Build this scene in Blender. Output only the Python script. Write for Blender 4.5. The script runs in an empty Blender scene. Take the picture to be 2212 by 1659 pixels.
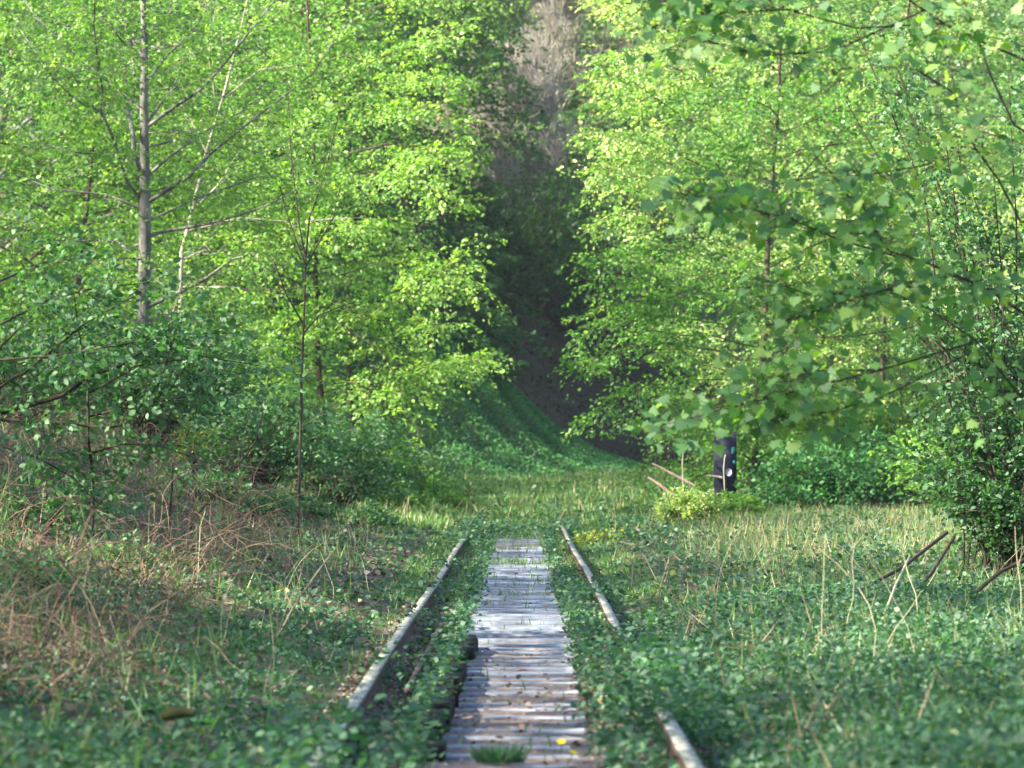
import bpy, math
import numpy as np
R = math.radians
sc = bpy.context.scene
COL = sc.collection

# ------------------------------------------------------------------ camera, sky, sun, exposure
EYE = 1.17
cam = bpy.data.cameras.new('camera'); camo = bpy.data.objects.new('camera', cam); COL.objects.link(camo)
cam.lens = 200; cam.sensor_width = 36; cam.clip_start = 0.5; cam.clip_end = 3000
camo.location = (0, 0, EYE)
camo.rotation_euler = (R(90 + 0.697), 0, R(0.094))
cam.dof.use_dof = True; cam.dof.focus_distance = 52; cam.dof.aperture_fstop = 7
sc.camera = camo

SUN = np.array((-0.80, -0.30, 0.55)); SUN /= np.linalg.norm(SUN)
EL = math.asin(SUN[2]); AZ = math.atan2(SUN[0], SUN[1])
w = bpy.data.worlds.new('World'); sc.world = w; w.use_nodes = True
nt = w.node_tree; bg = nt.nodes['Background']
sky = nt.nodes.new('ShaderNodeTexSky'); sky.sky_type = 'NISHITA'; sky.sun_disc = False
sky.sun_elevation = EL; sky.sun_rotation = AZ
nt.links.new(sky.outputs[0], bg.inputs[0]); bg.inputs[1].default_value = 0.085
sl = bpy.data.lights.new('sun', 'SUN'); sl.energy = 5.0; sl.angle = R(0.5); sl.color = (1.0, 0.91, 0.72)
so = bpy.data.objects.new('sun', sl); COL.objects.link(so)
from mathutils import Vector
so.rotation_euler = Vector(SUN).to_track_quat('Z', 'Y').to_euler()
sc.view_settings.view_transform = 'Standard'; sc.view_settings.look = 'None'
sc.view_settings.exposure = 2.3; sc.view_settings.gamma = 1
cy = sc.cycles
cy.max_bounces = 6; cy.diffuse_bounces = 3; cy.glossy_bounces = 2; cy.transmission_bounces = 3; cy.volume_bounces = 0
cy.caustics_reflective = False; cy.caustics_refractive = False

# ------------------------------------------------------------------ helpers
F = 12289.0                                   # focal length in pixels of a 2212-wide picture

def at(px, py, D):
    return np.array(((px - 1126) / F * D, D, EYE - (py - 979) / F * D))

def sm(a, b, x):
    t = np.clip((np.asarray(x, float) - a) / (b - a), 0, 1)
    return t * t * (3 - 2 * t)

def norm(v):
    return v / (np.linalg.norm(v, axis=-1, keepdims=True) + 1e-9)

def bumps(x, y, s=1.0):
    return (np.sin(x * 1.3 * s + 0.7 * y * s) * np.cos(y * 0.9 * s - x * 0.35 * s) + 0.6 * np.sin(x * 2.9 * s - 1.3) * np.sin(y * 2.1 * s + 0.4)
            + 0.35 * np.sin(x * 6.1 * s + y * 3.7 * s)) / 1.6

def gz(x, y):
    """height of the ground"""
    x = np.asarray(x, float); y = np.asarray(y, float)
    side = sm(0.95, 1.5, np.abs(x + 0.07))
    z = -0.155 + side * 0.10 + side * 0.05 * bumps(x, y) + 0.012 * bumps(x * 3, y * 3)
    z = z + sm(-1.3, -6.5, x) * (0.75 + 0.25 * bumps(x * .5, y * .25)) * (1 - 0.6 * sm(75, 110, y))
    z = z + sm(-1.4, -2.6, x) * .10 * bumps(x * 1.6 + 2, y * .8) * (1 - sm(90, 110, y))
    z = z + sm(-2.0, -5.5, x) * sm(38, 58, y) * 0.75 * (1 - sm(85, 115, y))
    z = z + sm(1.6, 7, x) * 0.18
    z = z + 0.62 * sm(95, 150, y)
    z = z + sm(11, 60, np.abs(x)) * 22 * sm(40, 120, y)
    z = z + sm(0, 1, (np.abs(x) - 16) / 20) * 3
    return z

def link(name, me, mat=None, parent=None):
    o = bpy.data.objects.new(name, me); COL.objects.link(o)
    if mat is not None and me is not None: me.materials.append(mat)
    if parent is not None: o.parent = parent
    return o

def tag(o, label=None, cat=None, group=None, kind=None):
    if label: o['label'] = label
    if cat: o['category'] = cat
    if group: o['group'] = group
    if kind: o['kind'] = kind
    return o

def thing(name, label, cat, loc=(0, 0, 0), group=None):
    o = bpy.data.objects.new(name, None); COL.objects.link(o); o.location = tuple(float(a) for a in loc)
    o.empty_display_size = 0.3
    return tag(o, label, cat, group)

def npmesh(name, V, Fc, tint=None, smooth=False):
    """V (n,3); Fc: list of (m,k) index arrays"""
    V = np.ascontiguousarray(V, dtype=np.float32)
    if not isinstance(Fc, (list, tuple)): Fc = [Fc]
    Fc = [np.asarray(f, np.int32) for f in Fc if len(f)]
    me = bpy.data.meshes.new(name)
    me.vertices.add(len(V)); me.vertices.foreach_set('co', V.ravel())
    loops = np.concatenate([f.ravel() for f in Fc])
    tot = np.concatenate([np.full(len(f), f.shape[1], np.int32) for f in Fc])
    st = np.concatenate([[0], np.cumsum(tot)[:-1]]).astype(np.int32)
    me.loops.add(len(loops)); me.loops.foreach_set('vertex_index', loops)
    me.polygons.add(len(tot)); me.polygons.foreach_set('loop_start', st)
    try: me.polygons.foreach_set('loop_total', tot)
    except Exception: pass
    if smooth: me.polygons.foreach_set('use_smooth', np.ones(len(tot), bool))
    if tint is not None:
        a = me.attributes.new('tint', 'FLOAT', 'POINT'); a.data.foreach_set('value', np.asarray(tint, np.float32))
    me.update(calc_edges=True)
    return me

class Geo:
    """collects tubes, twigs and boxes for ONE mesh"""
    def __init__(s): s.V = []; s.F = {}; s.n = 0
    def add(s, V, Fc):
        V = np.asarray(V, float).reshape(-1, 3); Fc = np.asarray(Fc, int)
        s.V.append(V); s.F.setdefault(Fc.shape[1], []).append(Fc + s.n); s.n += len(V)
    def tube(s, P, r, sides=7):
        P = np.asarray(P, float); n = len(P)
        r = np.interp(np.linspace(0, 1, n), np.linspace(0, 1, len(np.atleast_1d(r))), np.atleast_1d(r))
        T = norm(np.gradient(P, axis=0))
        ref = np.array((0, 0, 1.0)) if abs(T[0][2]) < 0.8 else np.array((1.0, 0, 0))
        A = norm(np.cross(T, ref)); B = np.cross(T, A)
        a = np.arange(sides) / sides * 2 * np.pi
        V = P[:, None] + r[:, None, None] * (np.cos(a)[None, :, None] * A[:, None] + np.sin(a)[None, :, None] * B[:, None])
        i = np.arange(n - 1)[:, None] * sides; j = np.arange(sides)[None]; k = (j + 1) % sides
        s.add(V.reshape(-1, 3), np.stack([i + j, i + k, i + sides + k, i + sides + j], -1).reshape(-1, 4))
    def twigs(s, P0, P1, r0, r1):
        """many straight 3-sided twigs"""
        P0 = np.asarray(P0, float); P1 = np.asarray(P1, float)
        if not len(P0): return
        T = norm(P1 - P0); ref = np.where(np.abs(T[:, 2:3]) < .8, np.array([[0, 0, 1.0]]), np.array([[1.0, 0, 0]]))
        A = norm(np.cross(T, ref)); B = np.cross(T, A)
        r0 = np.broadcast_to(r0, (len(P0),))[:, None]; r1 = np.broadcast_to(r1, (len(P0),))[:, None]
        vs = []
        for P, r in ((P0, r0), (P1, r1)):
            for q in range(3):
                c, d = math.cos(q * 2.0944), math.sin(q * 2.0944)
                vs.append(P + r * (c * A + d * B))
        V = np.stack(vs, 1); b = np.arange(len(P0))[:, None] * 6
        Fq = np.concatenate([b + np.array([[q, (q + 1) % 3, 3 + (q + 1) % 3, 3 + q]]) for q in range(3)])
        s.add(V.reshape(-1, 3), Fq)
    def box(s, c, d, rot=None):
        c = np.asarray(c, float); d = np.asarray(d, float) / 2
        V = np.array([(x, y, z) for x in (-1, 1) for y in (-1, 1) for z in (-1, 1)]) * d
        if rot is not None:
            ca, sa = math.cos(rot), math.sin(rot); V = np.stack([V[:, 0] * ca - V[:, 1] * sa, V[:, 0] * sa + V[:, 1] * ca, V[:, 2]], 1)
        s.add(V + c, [(0, 1, 3, 2), (4, 6, 7, 5), (0, 4, 5, 1), (2, 3, 7, 6), (0, 2, 6, 4), (1, 5, 7, 3)])
    def mesh(s, name, smooth=True, origin=(0, 0, 0)):
        return npmesh(name, np.concatenate(s.V) - np.asarray(origin, float), [np.concatenate(v) for v in s.F.values()], smooth=smooth)

# ---- leaves
OVAL = np.array([(0, 0, 0), (.28, .30, .05), (.68, .28, .03), (1, 0, -.08), (.68, -.28, .03), (.28, -.30, .05)])
RHOMB = np.array([(0, 0, 0), (.45, .34, .06), (1, 0, -.05), (.45, -.34, .06)])
_m = [(0, 0), (.02, .16), (-.12, .44), (.16, .40), (.30, .62), (.44, .34), (.62, .36), (.66, .18), (1.0, 0)]
MAPLE = np.array([(a, b, -.22 * abs(b) - .12 * a * a) for a, b in _m] + [(a, -b, -.22 * abs(b) - .12 * a * a) for a, b in _m[-2:0:-1]])

class Leaves:
    def __init__(s, outline=RHOMB): s.o = outline; s.V = []; s.t = []
    def add(s, P, T, N, L, wid=1.0, tint=None, rng=None):
        P = np.asarray(P, float); n = len(P)
        if n == 0: return
        T = norm(T); S = norm(np.cross(N, T)); N = np.cross(T, S)
        L = np.broadcast_to(L, (n,))[:, None, None]
        o = s.o
        V = P[:, None] + L * (o[None, :, :1] * T[:, None] + wid * o[None, :, 1:2] * S[:, None] + o[None, :, 2:3] * N[:, None])
        s.V.append(V.reshape(-1, 3))
        if tint is None: tint = rng.random(n)
        s.t.append(np.repeat(np.broadcast_to(tint, (n,)), len(o)))
    def count(s): return sum(len(v) for v in s.V) // len(s.o)
    def mesh(s, name, origin=(0, 0, 0)):
        V = np.concatenate(s.V) - np.asarray(origin, float); k = len(s.o)
        return npmesh(name, V, [np.arange(len(V)).reshape(-1, k)], tint=np.concatenate(s.t))

UP = np.array((0, 0, 1.0))

def sprays(lv, tw, O, D, L, rng, K=34, leaf=0.07, width=0.42, droop=0.25, tilt=0.35, twr=0.004, flat=0.05, tintc=None):
    """flat leafy sprays, beech like: leaves set both sides of a short drooping twig"""
    O = np.asarray(O, float); D = norm(np.asarray(D, float)); M = len(O)
    L = np.broadcast_to(L, (M,))
    upv = norm(UP + rng.normal(0, tilt, (M, 3))); S = norm(np.cross(upv, D)); N = np.cross(D, S)
    s = rng.random((M, K)) ** 0.8
    side = rng.choice([-1, 1], (M, K))
    off = side * rng.random((M, K)) * width * (1 - 0.55 * s) * np.minimum(1, s * 3 + .3)
    z = -droop * (s ** 2) - 0.25 * np.abs(off) ** 1.3
    P = O[:, None] + L[:, None, None] * (D[:, None] * (s + 0.3 * np.abs(off))[..., None] + S[:, None] * off[..., None] + N[:, None] * (rng.normal(0, flat, (M, K)))[..., None] + UP * z[..., None])
    T = D[:, None] * 0.8 + S[:, None] * (side * rng.uniform(.3, 1.2, (M, K)))[..., None] + rng.normal(0, .35, (M, K, 3)) - UP * 0.35
    Nn = N[:, None] + rng.normal(0, .55, (M, K, 3))
    base = np.clip(rng.normal(.5, .24, (M, 1)) if tintc is None else rng.normal(tintc, .12, (M, 1)), 0, 1)
    ti = np.clip(base + rng.normal(0, .16, (M, K)), 0, 1)
    lv.add(P.reshape(-1, 3), T.reshape(-1, 3), Nn.reshape(-1, 3), (leaf * rng.uniform(.45, 1.35, M * K)), 1.0, ti.ravel())
    if tw is not None:
        E = O + D * L[:, None] * .55 - UP * (droop * .3 * L)[:, None]
        tw.twigs(O, E, twr, twr * .7)
        tw.twigs(E, O + D * L[:, None] - UP * (droop * L)[:, None], twr * .7, twr * .3)

def curve(p0, d, L, rng, n=7, bend=0.12, up=0.0):
    P = [np.array(p0, float)]; d = norm(np.array(d, float))
    for i in range(n):
        d = norm(d + rng.normal(0, bend, 3) + UP * up / n); P.append(P[-1] + d * L / n)
    return np.array(P)

def clothe(lv, tw, path, rng, per_m=3.0, sec=1.2, spray=0.8, K=30, leaf=.07, start=.15, twr=.006, droop=.25, flatness=.25, tintc=None, up=0.1, tilt=.35):
    """secondary twigs with sprays along a limb path"""
    path = np.asarray(path, float); seg = np.linalg.norm(np.diff(path, axis=0), axis=1); cum = np.concatenate([[0], np.cumsum(seg)]); L = cum[-1]
    n = max(2, int(L * per_m))
    t = np.sort(rng.uniform(start, 1, n)) * L
    P = np.stack([np.interp(t, cum, path[:, k]) for k in range(3)], 1)
    T = norm(np.stack([np.interp(t + .01, cum, path[:, k]) - np.interp(t - .01, cum, path[:, k]) for k in range(3)], 1) + 1e-6)
    side = norm(np.cross(T, np.array([[0, 0, 1.0]]))) * np.where(np.arange(n) % 2, 1, -1)[:, None]
    D = norm(T * .6 + side * rng.uniform(.4, 1.1, (n, 1)) + rng.normal(0, flatness, (n, 3)) + UP * up)
    l2 = sec * (1.05 - .6 * t / L) * rng.uniform(.5, 1.1, n)
    E = P + D * l2[:, None]
    if tw is not None: tw.twigs(P, E, twr, twr * .5)
    O = [E, P + D * l2[:, None] * .5, P]; DD = [D, norm(D + rng.normal(0, .45, (n, 3))), norm(T + rng.normal(0, .5, (n, 3)))]
    sprays(lv, tw, np.concatenate(O), np.concatenate(DD), np.tile(spray, 3 * n) * rng.uniform(.6, 1.15, 3 * n), rng, K, leaf, droop=droop, twr=twr * .5, tintc=tintc, tilt=tilt)

# ------------------------------------------------------------------ materials
def newmat(name):
    m = bpy.data.materials.new(name); m.use_nodes = True; t = m.node_tree; t.nodes.clear()
    return m, t, t.nodes.new('ShaderNodeOutputMaterial')

def ramp(t, fac, cols):
    r = t.nodes.new('ShaderNodeValToRGB'); e = r.color_ramp.elements
    while len(e) < len(cols): e.new(.5)
    for i, (p, c) in enumerate(cols): e[i].position = p; e[i].color = (*c, 1)
    t.links.new(fac, r.inputs[0]); return r.outputs[0]

def leafmat(name, cols, trans=.5, tcol=(1.9, 1.9, .8), gloss=.03, rough=.55):
    m, t, out = newmat(name); N = t.nodes.new; Lk = t.links.new
    a = N('ShaderNodeAttribute'); a.attribute_name = 'tint'
    c = ramp(t, a.outputs['Fac'], cols)
    d = N('ShaderNodeBsdfDiffuse'); Lk(c, d.inputs[0])
    mul = N('ShaderNodeMix'); mul.data_type = 'RGBA'; mul.blend_type = 'MULTIPLY'; mul.inputs[0].default_value = 1
    Lk(c, mul.inputs[6]); mul.inputs[7].default_value = (*tcol, 1)
    tr = N('ShaderNodeBsdfTranslucent'); Lk(mul.outputs[2], tr.inputs[0])
    mx = N('ShaderNodeMixShader'); mx.inputs[0].default_value = trans; Lk(d.outputs[0], mx.inputs[1]); Lk(tr.outputs[0], mx.inputs[2])
    g = N('ShaderNodeBsdfGlossy'); g.inputs[0].default_value = (1, 1, 1, 1); g.inputs['Roughness'].default_value = rough
    m2 = N('ShaderNodeMixShader'); m2.inputs[0].default_value = gloss; Lk(mx.outputs[0], m2.inputs[1]); Lk(g.outputs[0], m2.inputs[2])
    Lk(m2.outputs[0], out.inputs[0]); return m

def noisemat(name, cols, scale=8, rough=.85, detail=6, bump=.3, stretch=(1, 1, 1), spec=.2):
    m, t, out = newmat(name); N = t.nodes.new; Lk = t.links.new
    tc = N('ShaderNodeTexCoord'); mp = N('ShaderNodeMapping'); mp.inputs['Scale'].default_value = stretch; Lk(tc.outputs['Object'], mp.inputs[0])
    n = N('ShaderNodeTexNoise'); n.inputs['Scale'].default_value = scale; n.inputs['Detail'].default_value = detail; n.inputs['Roughness'].default_value = .65; Lk(mp.outputs[0], n.inputs[0])
    c = ramp(t, n.outputs[0], cols)
    p = N('ShaderNodeBsdfPrincipled'); p.inputs['Roughness'].default_value = rough; p.inputs['Specular IOR Level'].default_value = spec; Lk(c, p.inputs[0])
    if bump:
        b = N('ShaderNodeBump'); b.inputs['Strength'].default_value = bump; b.inputs['Distance'].default_value = .03; Lk(n.outputs[0], b.inputs['Height']); Lk(b.outputs[0], p.inputs['Normal'])
    Lk(p.outputs[0], out.inputs[0]); return m

M = {}
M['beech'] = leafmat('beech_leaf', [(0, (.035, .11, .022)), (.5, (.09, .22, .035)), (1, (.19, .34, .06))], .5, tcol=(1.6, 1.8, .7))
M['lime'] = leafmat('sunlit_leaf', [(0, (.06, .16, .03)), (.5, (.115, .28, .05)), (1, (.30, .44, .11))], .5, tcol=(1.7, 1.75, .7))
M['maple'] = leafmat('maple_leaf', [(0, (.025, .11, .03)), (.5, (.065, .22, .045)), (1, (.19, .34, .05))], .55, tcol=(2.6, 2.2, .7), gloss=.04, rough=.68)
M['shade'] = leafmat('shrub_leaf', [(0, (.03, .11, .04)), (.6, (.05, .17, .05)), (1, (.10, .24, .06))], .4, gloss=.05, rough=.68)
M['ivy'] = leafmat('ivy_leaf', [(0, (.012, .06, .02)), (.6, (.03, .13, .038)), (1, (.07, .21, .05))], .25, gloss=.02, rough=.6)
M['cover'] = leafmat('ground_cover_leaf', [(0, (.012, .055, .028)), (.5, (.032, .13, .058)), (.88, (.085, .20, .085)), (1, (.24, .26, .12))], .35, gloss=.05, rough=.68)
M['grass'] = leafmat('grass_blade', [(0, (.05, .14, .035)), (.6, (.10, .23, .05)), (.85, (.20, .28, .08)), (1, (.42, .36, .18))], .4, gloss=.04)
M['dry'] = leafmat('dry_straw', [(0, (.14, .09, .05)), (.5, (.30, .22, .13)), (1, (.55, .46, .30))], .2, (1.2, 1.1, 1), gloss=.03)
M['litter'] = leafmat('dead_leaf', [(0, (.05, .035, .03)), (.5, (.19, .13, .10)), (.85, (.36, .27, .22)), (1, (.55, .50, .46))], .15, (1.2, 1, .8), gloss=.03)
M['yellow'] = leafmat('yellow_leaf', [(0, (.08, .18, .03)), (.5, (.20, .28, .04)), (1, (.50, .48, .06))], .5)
M['bright'] = leafmat('sun_glare_leaf', [(0, (.06, .17, .03)), (.45, (.14, .30, .055)), (.8, (.34, .46, .13)), (1, (.62, .64, .34))], .45, tcol=(1.5, 1.6, .7), gloss=.05)  # overexposed sun glare painted into the leaf tones as yellow-white
M['highlit'] = leafmat('highlit_leaf', [(0, (.045, .14, .03)), (.5, (.11, .28, .05)), (.85, (.27, .42, .11)), (1, (.60, .62, .32))], .5, tcol=(1.6, 1.75, .7))  # sun highlights painted into the lightest leaf tones
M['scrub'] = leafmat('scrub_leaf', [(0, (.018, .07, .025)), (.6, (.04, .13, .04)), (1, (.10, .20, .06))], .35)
M['far'] = leafmat('far_leaf', [(0, (.02, .07, .02)), (.5, (.045, .13, .03)), (1, (.12, .22, .05))], .4)  # dark leaf colour stands in for pockets of shade between crowns
M['bark_grey'] = noisemat('grey_bark', [(.3, (.06, .058, .055)), (.5, (.15, .145, .14)), (.7, (.30, .285, .27))], 6, stretch=(1, 1, .5))
M['bark_pale'] = noisemat('pale_bark', [(.35, (.14, .12, .10)), (.65, (.46, .40, .35))], 5)
M['bark_dark'] = noisemat('dark_bark', [(.3, (.018, .014, .011)), (.7, (.07, .055, .04))], 14)
M['twig'] = noisemat('brown_twig', [(.3, (.03, .024, .018)), (.7, (.10, .08, .06))], 10)
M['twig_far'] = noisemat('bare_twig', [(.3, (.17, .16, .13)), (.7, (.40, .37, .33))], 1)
M['earth'] = noisemat('earth', [(.3, (.035, .028, .02)), (.5, (.08, .065, .04)), (.7, (.12, .13, .06))], 1.3, bump=.6)
M['bed'] = noisemat('ballast', [(.3, (.06, .045, .04)), (.5, (.17, .13, .12)), (.7, (.36, .31, .29))], 22, bump=.8)
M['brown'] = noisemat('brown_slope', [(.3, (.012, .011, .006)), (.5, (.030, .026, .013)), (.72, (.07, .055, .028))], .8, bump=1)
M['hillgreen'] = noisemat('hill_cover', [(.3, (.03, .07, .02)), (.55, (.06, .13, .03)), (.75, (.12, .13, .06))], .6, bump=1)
M['rail'] = noisemat('skylit_lichen_rail', [(.40, (.05, .04, .03)), (.47, (.24, .23, .19)), (.6, (.40, .42, .37)), (.8, (.60, .62, .55))], 13, rough=.55, stretch=(2, .6, 2), bump=.4)  # pale tone paints the sky reflected on the rail top; blotches are lichen
M['rust'] = noisemat('rusty_rail', [(.3, (.03, .02, .02)), (.7, (.12, .08, .07))], 12, rough=.7)
M['board'] = noisemat('weathered_board', [(.3, (.10, .11, .125)), (.5, (.21, .235, .29)), (.75, (.35, .385, .46))], 9, stretch=(.8, 3, 1), rough=.7)
M['rot'] = noisemat('rotten_beam', [(.3, (.004, .0035, .0035)), (.7, (.018, .015, .014))], 12)
M['moss'] = noisemat('mossy_log', [(.35, (.03, .022, .016)), (.55, (.07, .08, .025)), (.75, (.14, .12, .07))], 5)
M['tan'] = noisemat('barkless_wood', [(.3, (.30, .20, .15)), (.7, (.52, .38, .29))], 6)
M['pole'] = noisemat('pale_pole', [(.3, (.34, .31, .20)), (.7, (.55, .52, .36))], 6)
M['sign'] = noisemat('dark_board', [(.3, (.012, .013, .028)), (.7, (.03, .032, .055))], 4, rough=.9, bump=0, spec=.05)
M['disc'] = noisemat('white_disc', [(.3, (.40, .42, .52)), (.7, (.52, .54, .62))], 9, rough=.5, bump=0)
M['teal'] = noisemat('teal_mark', [(.3, (.02, .13, .15)), (.7, (.03, .20, .21))], 9, rough=.5, bump=0)
M['russet'] = leafmat('russet_leaf', [(0, (.03, .026, .013)), (.5, (.12, .085, .05)), (1, (.40, .28, .17))], .15, (1.2, 1, .8), gloss=.02)
M['petal'] = noisemat('dandelion_yellow', [(.3, (.75, .50, .01)), (.7, (.85, .66, .03))], 9, bump=0)

# ------------------------------------------------------------------ setting: ground, banks, hill
def grid(name, X, Y, Z, mat, parent=None):
    a, b = X.shape; V = np.stack([X, Y, Z], -1).reshape(-1, 3)
    i = (np.arange(a - 1)[:, None] * b + np.arange(b - 1)[None]).ravel()
    me = npmesh(name, V, [np.stack([i, i + 1, i + b + 1, i + b], 1)], smooth=True)
    return link(name, me, mat, parent)

u = np.concatenate([np.linspace(-60, -8, 40), np.linspace(-7.8, 7.8, 160), np.linspace(8, 60, 40)])
v = np.concatenate([np.linspace(-25, 12, 20), np.linspace(12.5, 165, 420)])
X, Y = np.meshgrid(u, v); tag(grid('ground', X, Y, gz(X, Y), M['earth']), kind='structure')
u = np.linspace(-1.02, .88, 40); v = np.linspace(-5, 104, 700); X, Y = np.meshgrid(u, v)
tag(grid('track_bed', X, Y, gz(X, Y) + .004, M['bed']), kind='structure')

def ivy_h(x): return np.interp(x, [-30, -9, -4, -.85, .3, .95, 2.2, 3.5, 6, 14], [14, 10.5, 6.3, 3.55, 2.35, 1.75, 1.05, .62, .3, .2])
def ivyz(x, y):
    t = sm(0, 1, (y - 145) / 14); h = ivy_h(x + 0.10 * (159 - y) * 0)
    rip = 0.10 * np.sin((x * 1.0 + (y - 145) * .55) * 3.4) * np.sin(np.clip((y - 145) / 14, 0, 1) * np.pi) * np.clip(h, 0, 2)
    return .35 + (h - .35) * t + rip * .45
u = np.linspace(-30, 10, 180); v = np.linspace(144.5, 161, 60); X, Y = np.meshgrid(u, v)
tag(grid('ivy_bank', X, Y, ivyz(X, Y), M['earth']), kind='structure')
def brownz(x, y):
    t = np.clip((y - 160) / 30, 0, 1)
    return ivy_h(x) * .9 + t * (5.5 + np.clip(-x, -6, 12) * .35) + .25 * bumps(x * .6, y * .4)
u = np.linspace(-40, 40, 160); v = np.linspace(159.5, 192, 60); X, Y = np.meshgrid(u, v)
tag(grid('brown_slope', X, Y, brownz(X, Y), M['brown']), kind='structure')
def hillz(x, y): return 3.5 + (y - 188) * .42 + 1.2 * bumps(x * .11, y * .07) + .3 * bumps(x * .5, y * .4) + sm(10, 60, np.abs(x)) * 10
u = np.linspace(-140, 140, 160); v = np.linspace(188, 360, 100); X, Y = np.meshgrid(u, v)
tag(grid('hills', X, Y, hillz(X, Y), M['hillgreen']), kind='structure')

# ------------------------------------------------------------------ the line: rails, boards, beam
PROF = np.array([(-.032, 0), (-.034, -.03), (-.008, -.042), (-.008, -.12), (-.06, -.135), (-.06, -.148), (.06, -.148), (.06, -.135), (.008, -.12), (.008, -.042), (.034, -.03), (.032, 0)])
def rail(label, x0, y0, y1, mat, rng, top=0.0, scale=1.0, tilt=0.0, drift=0.0, name='rail'):
    ys = np.arange(y0, y1, .35); k = len(PROF)
    xs = x0 + .007 * np.sin(ys * .16 + x0 * 9) + .002 * np.sin(ys * .9) + drift * (ys - y0)
    zs = top + .005 * np.sin(ys * .23 + x0) + .0015 * np.sin(ys * 1.3)
    V = np.stack([xs[:, None] + PROF[None, :, 0] * scale, np.broadcast_to(ys[:, None], (len(ys), k)), zs[:, None] + PROF[None, :, 1] * scale], -1)
    i = np.arange(len(ys) - 1)[:, None] * k; j = np.arange(k)[None]; q = (j + 1) % k
    Fq = np.stack([i + j, i + q, i + k + q, i + k + j], -1).reshape(-1, 4)
    o = np.array((x0, y0, 0.0))
    me = npmesh(name, V.reshape(-1, 3) - o, [Fq, np.arange(k)[None, ::-1], (np.arange(k) + (len(ys) - 1) * k)[None]])
    ob = link(name, me, mat); me.materials.append(M['rust']); ob.location = o
    mi = np.zeros(len(me.polygons), np.int32); nq = (len(ys) - 1) * k; jj = np.arange(nq) % k; mi[:nq] = (jj != 11); me.polygons.foreach_set('material_index', mi)
    me.update()
    return tag(ob, label, 'rail')
rng = np.random.default_rng(3)
rail('rusty pale-topped rail left of the grey boards, blotched with lichen', -.786, 4, 100, M['rail'], rng)
rail('pale lichened rail right of the grey boards, partly swallowed by weeds', .648, 4, 112, M['rail'], rng)
rail('thin old check rail lying just inside the left rail', -.60, 30, 42, M['rust'], rng, top=-.08, scale=.5, drift=.001, name='check_rail')
b = Geo()
for k in range(22):
    y = 24.5 + k * .66; x = -.40 + .002 * k + rng.normal(0, .012)
    b.box((x, y, -.105 + rng.normal(0, .008)), (.085 + rng.normal(0, .01), .60, .09), rng.normal(0, .03))
tag(link('rotten_beam', b.mesh('rotten_beam', False), M['rot']), 'black rotten beam lying along the track inside the left rail', 'beam')

# boards (each its own object)
def board_mesh(seed, L=.84, W=.21):
    g = Geo(); r = np.random.default_rng(seed)
    n = 9; xs = np.linspace(-L / 2, L / 2, n)
    V = []
    for i, x in enumerate(xs):
        wv = W / 2 + r.normal(0, .006); zt = .022 + r.normal(0, .002)
        V += [(x, -wv, -.045), (x, -wv + .004, zt - .006), (x, -wv + .014, zt), (x, wv - .014, zt + r.normal(0, .002)), (x, wv - .004, zt - .006), (x, wv, -.045)]
    k = 6; i = np.arange(n - 1)[:, None] * k; j = np.arange(k)[None]; q = (j + 1) % k
    g.add(V, np.stack([i + j, i + q, i + k + q, i + k + j], -1).reshape(-1, 4))
    g.F.setdefault(6, []).append(np.array([range(k)])); g.F[6].append(np.array([[(n - 1) * k + q for q in range(k)][::-1]]))
    me = g.mesh('board', False); me.materials.append(M['board']); return me
bm_ = [board_mesh(s) for s in range(5)]
y = 18.5; k = 0
while y < 96:
    dense = 37 < y < 74
    o = bpy.data.objects.new('walkway_board', bm_[k % 5]); COL.objects.link(o)
    sc_ = .68 if y < 26 else (.85 if y < 36 else 1.0)
    o.location = (-.04 + rng.normal(0, .02) - (.02 if y < 30 else 0), y, -.166 + (.012 if dense else 0) + rng.normal(0, .004))
    o.rotation_euler = (rng.normal(0, .012), rng.normal(0, .008), rng.normal(0, .02)); o.scale = (sc_ * rng.uniform(.90, 1.04), rng.uniform(.65, 1.0) if y < 37 else rng.uniform(.9, 1.2), 1)
    tag(o, 'weathered grey board laid crosswise between the two rails', 'board', 'grey boards laid between the rails')
    y += rng.uniform(.66, .76) if not dense else rng.uniform(.66, .80); k += 1

# ------------------------------------------------------------------ ground vegetation (uncountable)
def scatter(n, y0, y1, rng, xr=None, pw=1.0, wide=1.35):
    y = y0 + (y1 - y0) * rng.random(n) ** pw
    if xr is None: x = rng.uniform(-1, 1, n) * (.09 * y * wide + .4)
    else: x = rng.uniform(xr[0], xr[1], n)
    return x, y
def patch(x, y, s=1.0, o=0.0): return .5 + .5 * bumps(x * s + o, y * s * .4 + o * 2)

rng = np.random.default_rng(11)
# low leafy cover
lv = Leaves(OVAL)
def cover(n, y0, y1, size, hmax, keep, tc=.45, ts=.22, pw=1.0):
    x, y = scatter(n, y0, y1, rng, pw=pw)
    m = rng.random(n) < keep(x, y); x, y = x[m], y[m]; n = len(x)
    h = hmax(x, y) * rng.random(n) ** .7
    # a sprig = three or four leaves round one stem
    for q, wq in enumerate((1.25, .6, .95)):
        a = rng.uniform(0, 2 * np.pi, n); dx, dy = np.cos(a), np.sin(a)
        P = np.stack([x + dx * .015, y + dy * .015, gz(x, y) + h * rng.uniform(.7, 1, n)], 1)
        T = np.stack([dx, dy, rng.normal(.0, .5, n)], 1); Nn = UP + rng.normal(0, .65, (n, 3))
        lv.add(P, T, Nn, size * rng.uniform(.45, 1.35, n), wq, np.clip(rng.normal(tc, ts, n) + .15 * bumps(x, y * .6), 0, 1))
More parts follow.
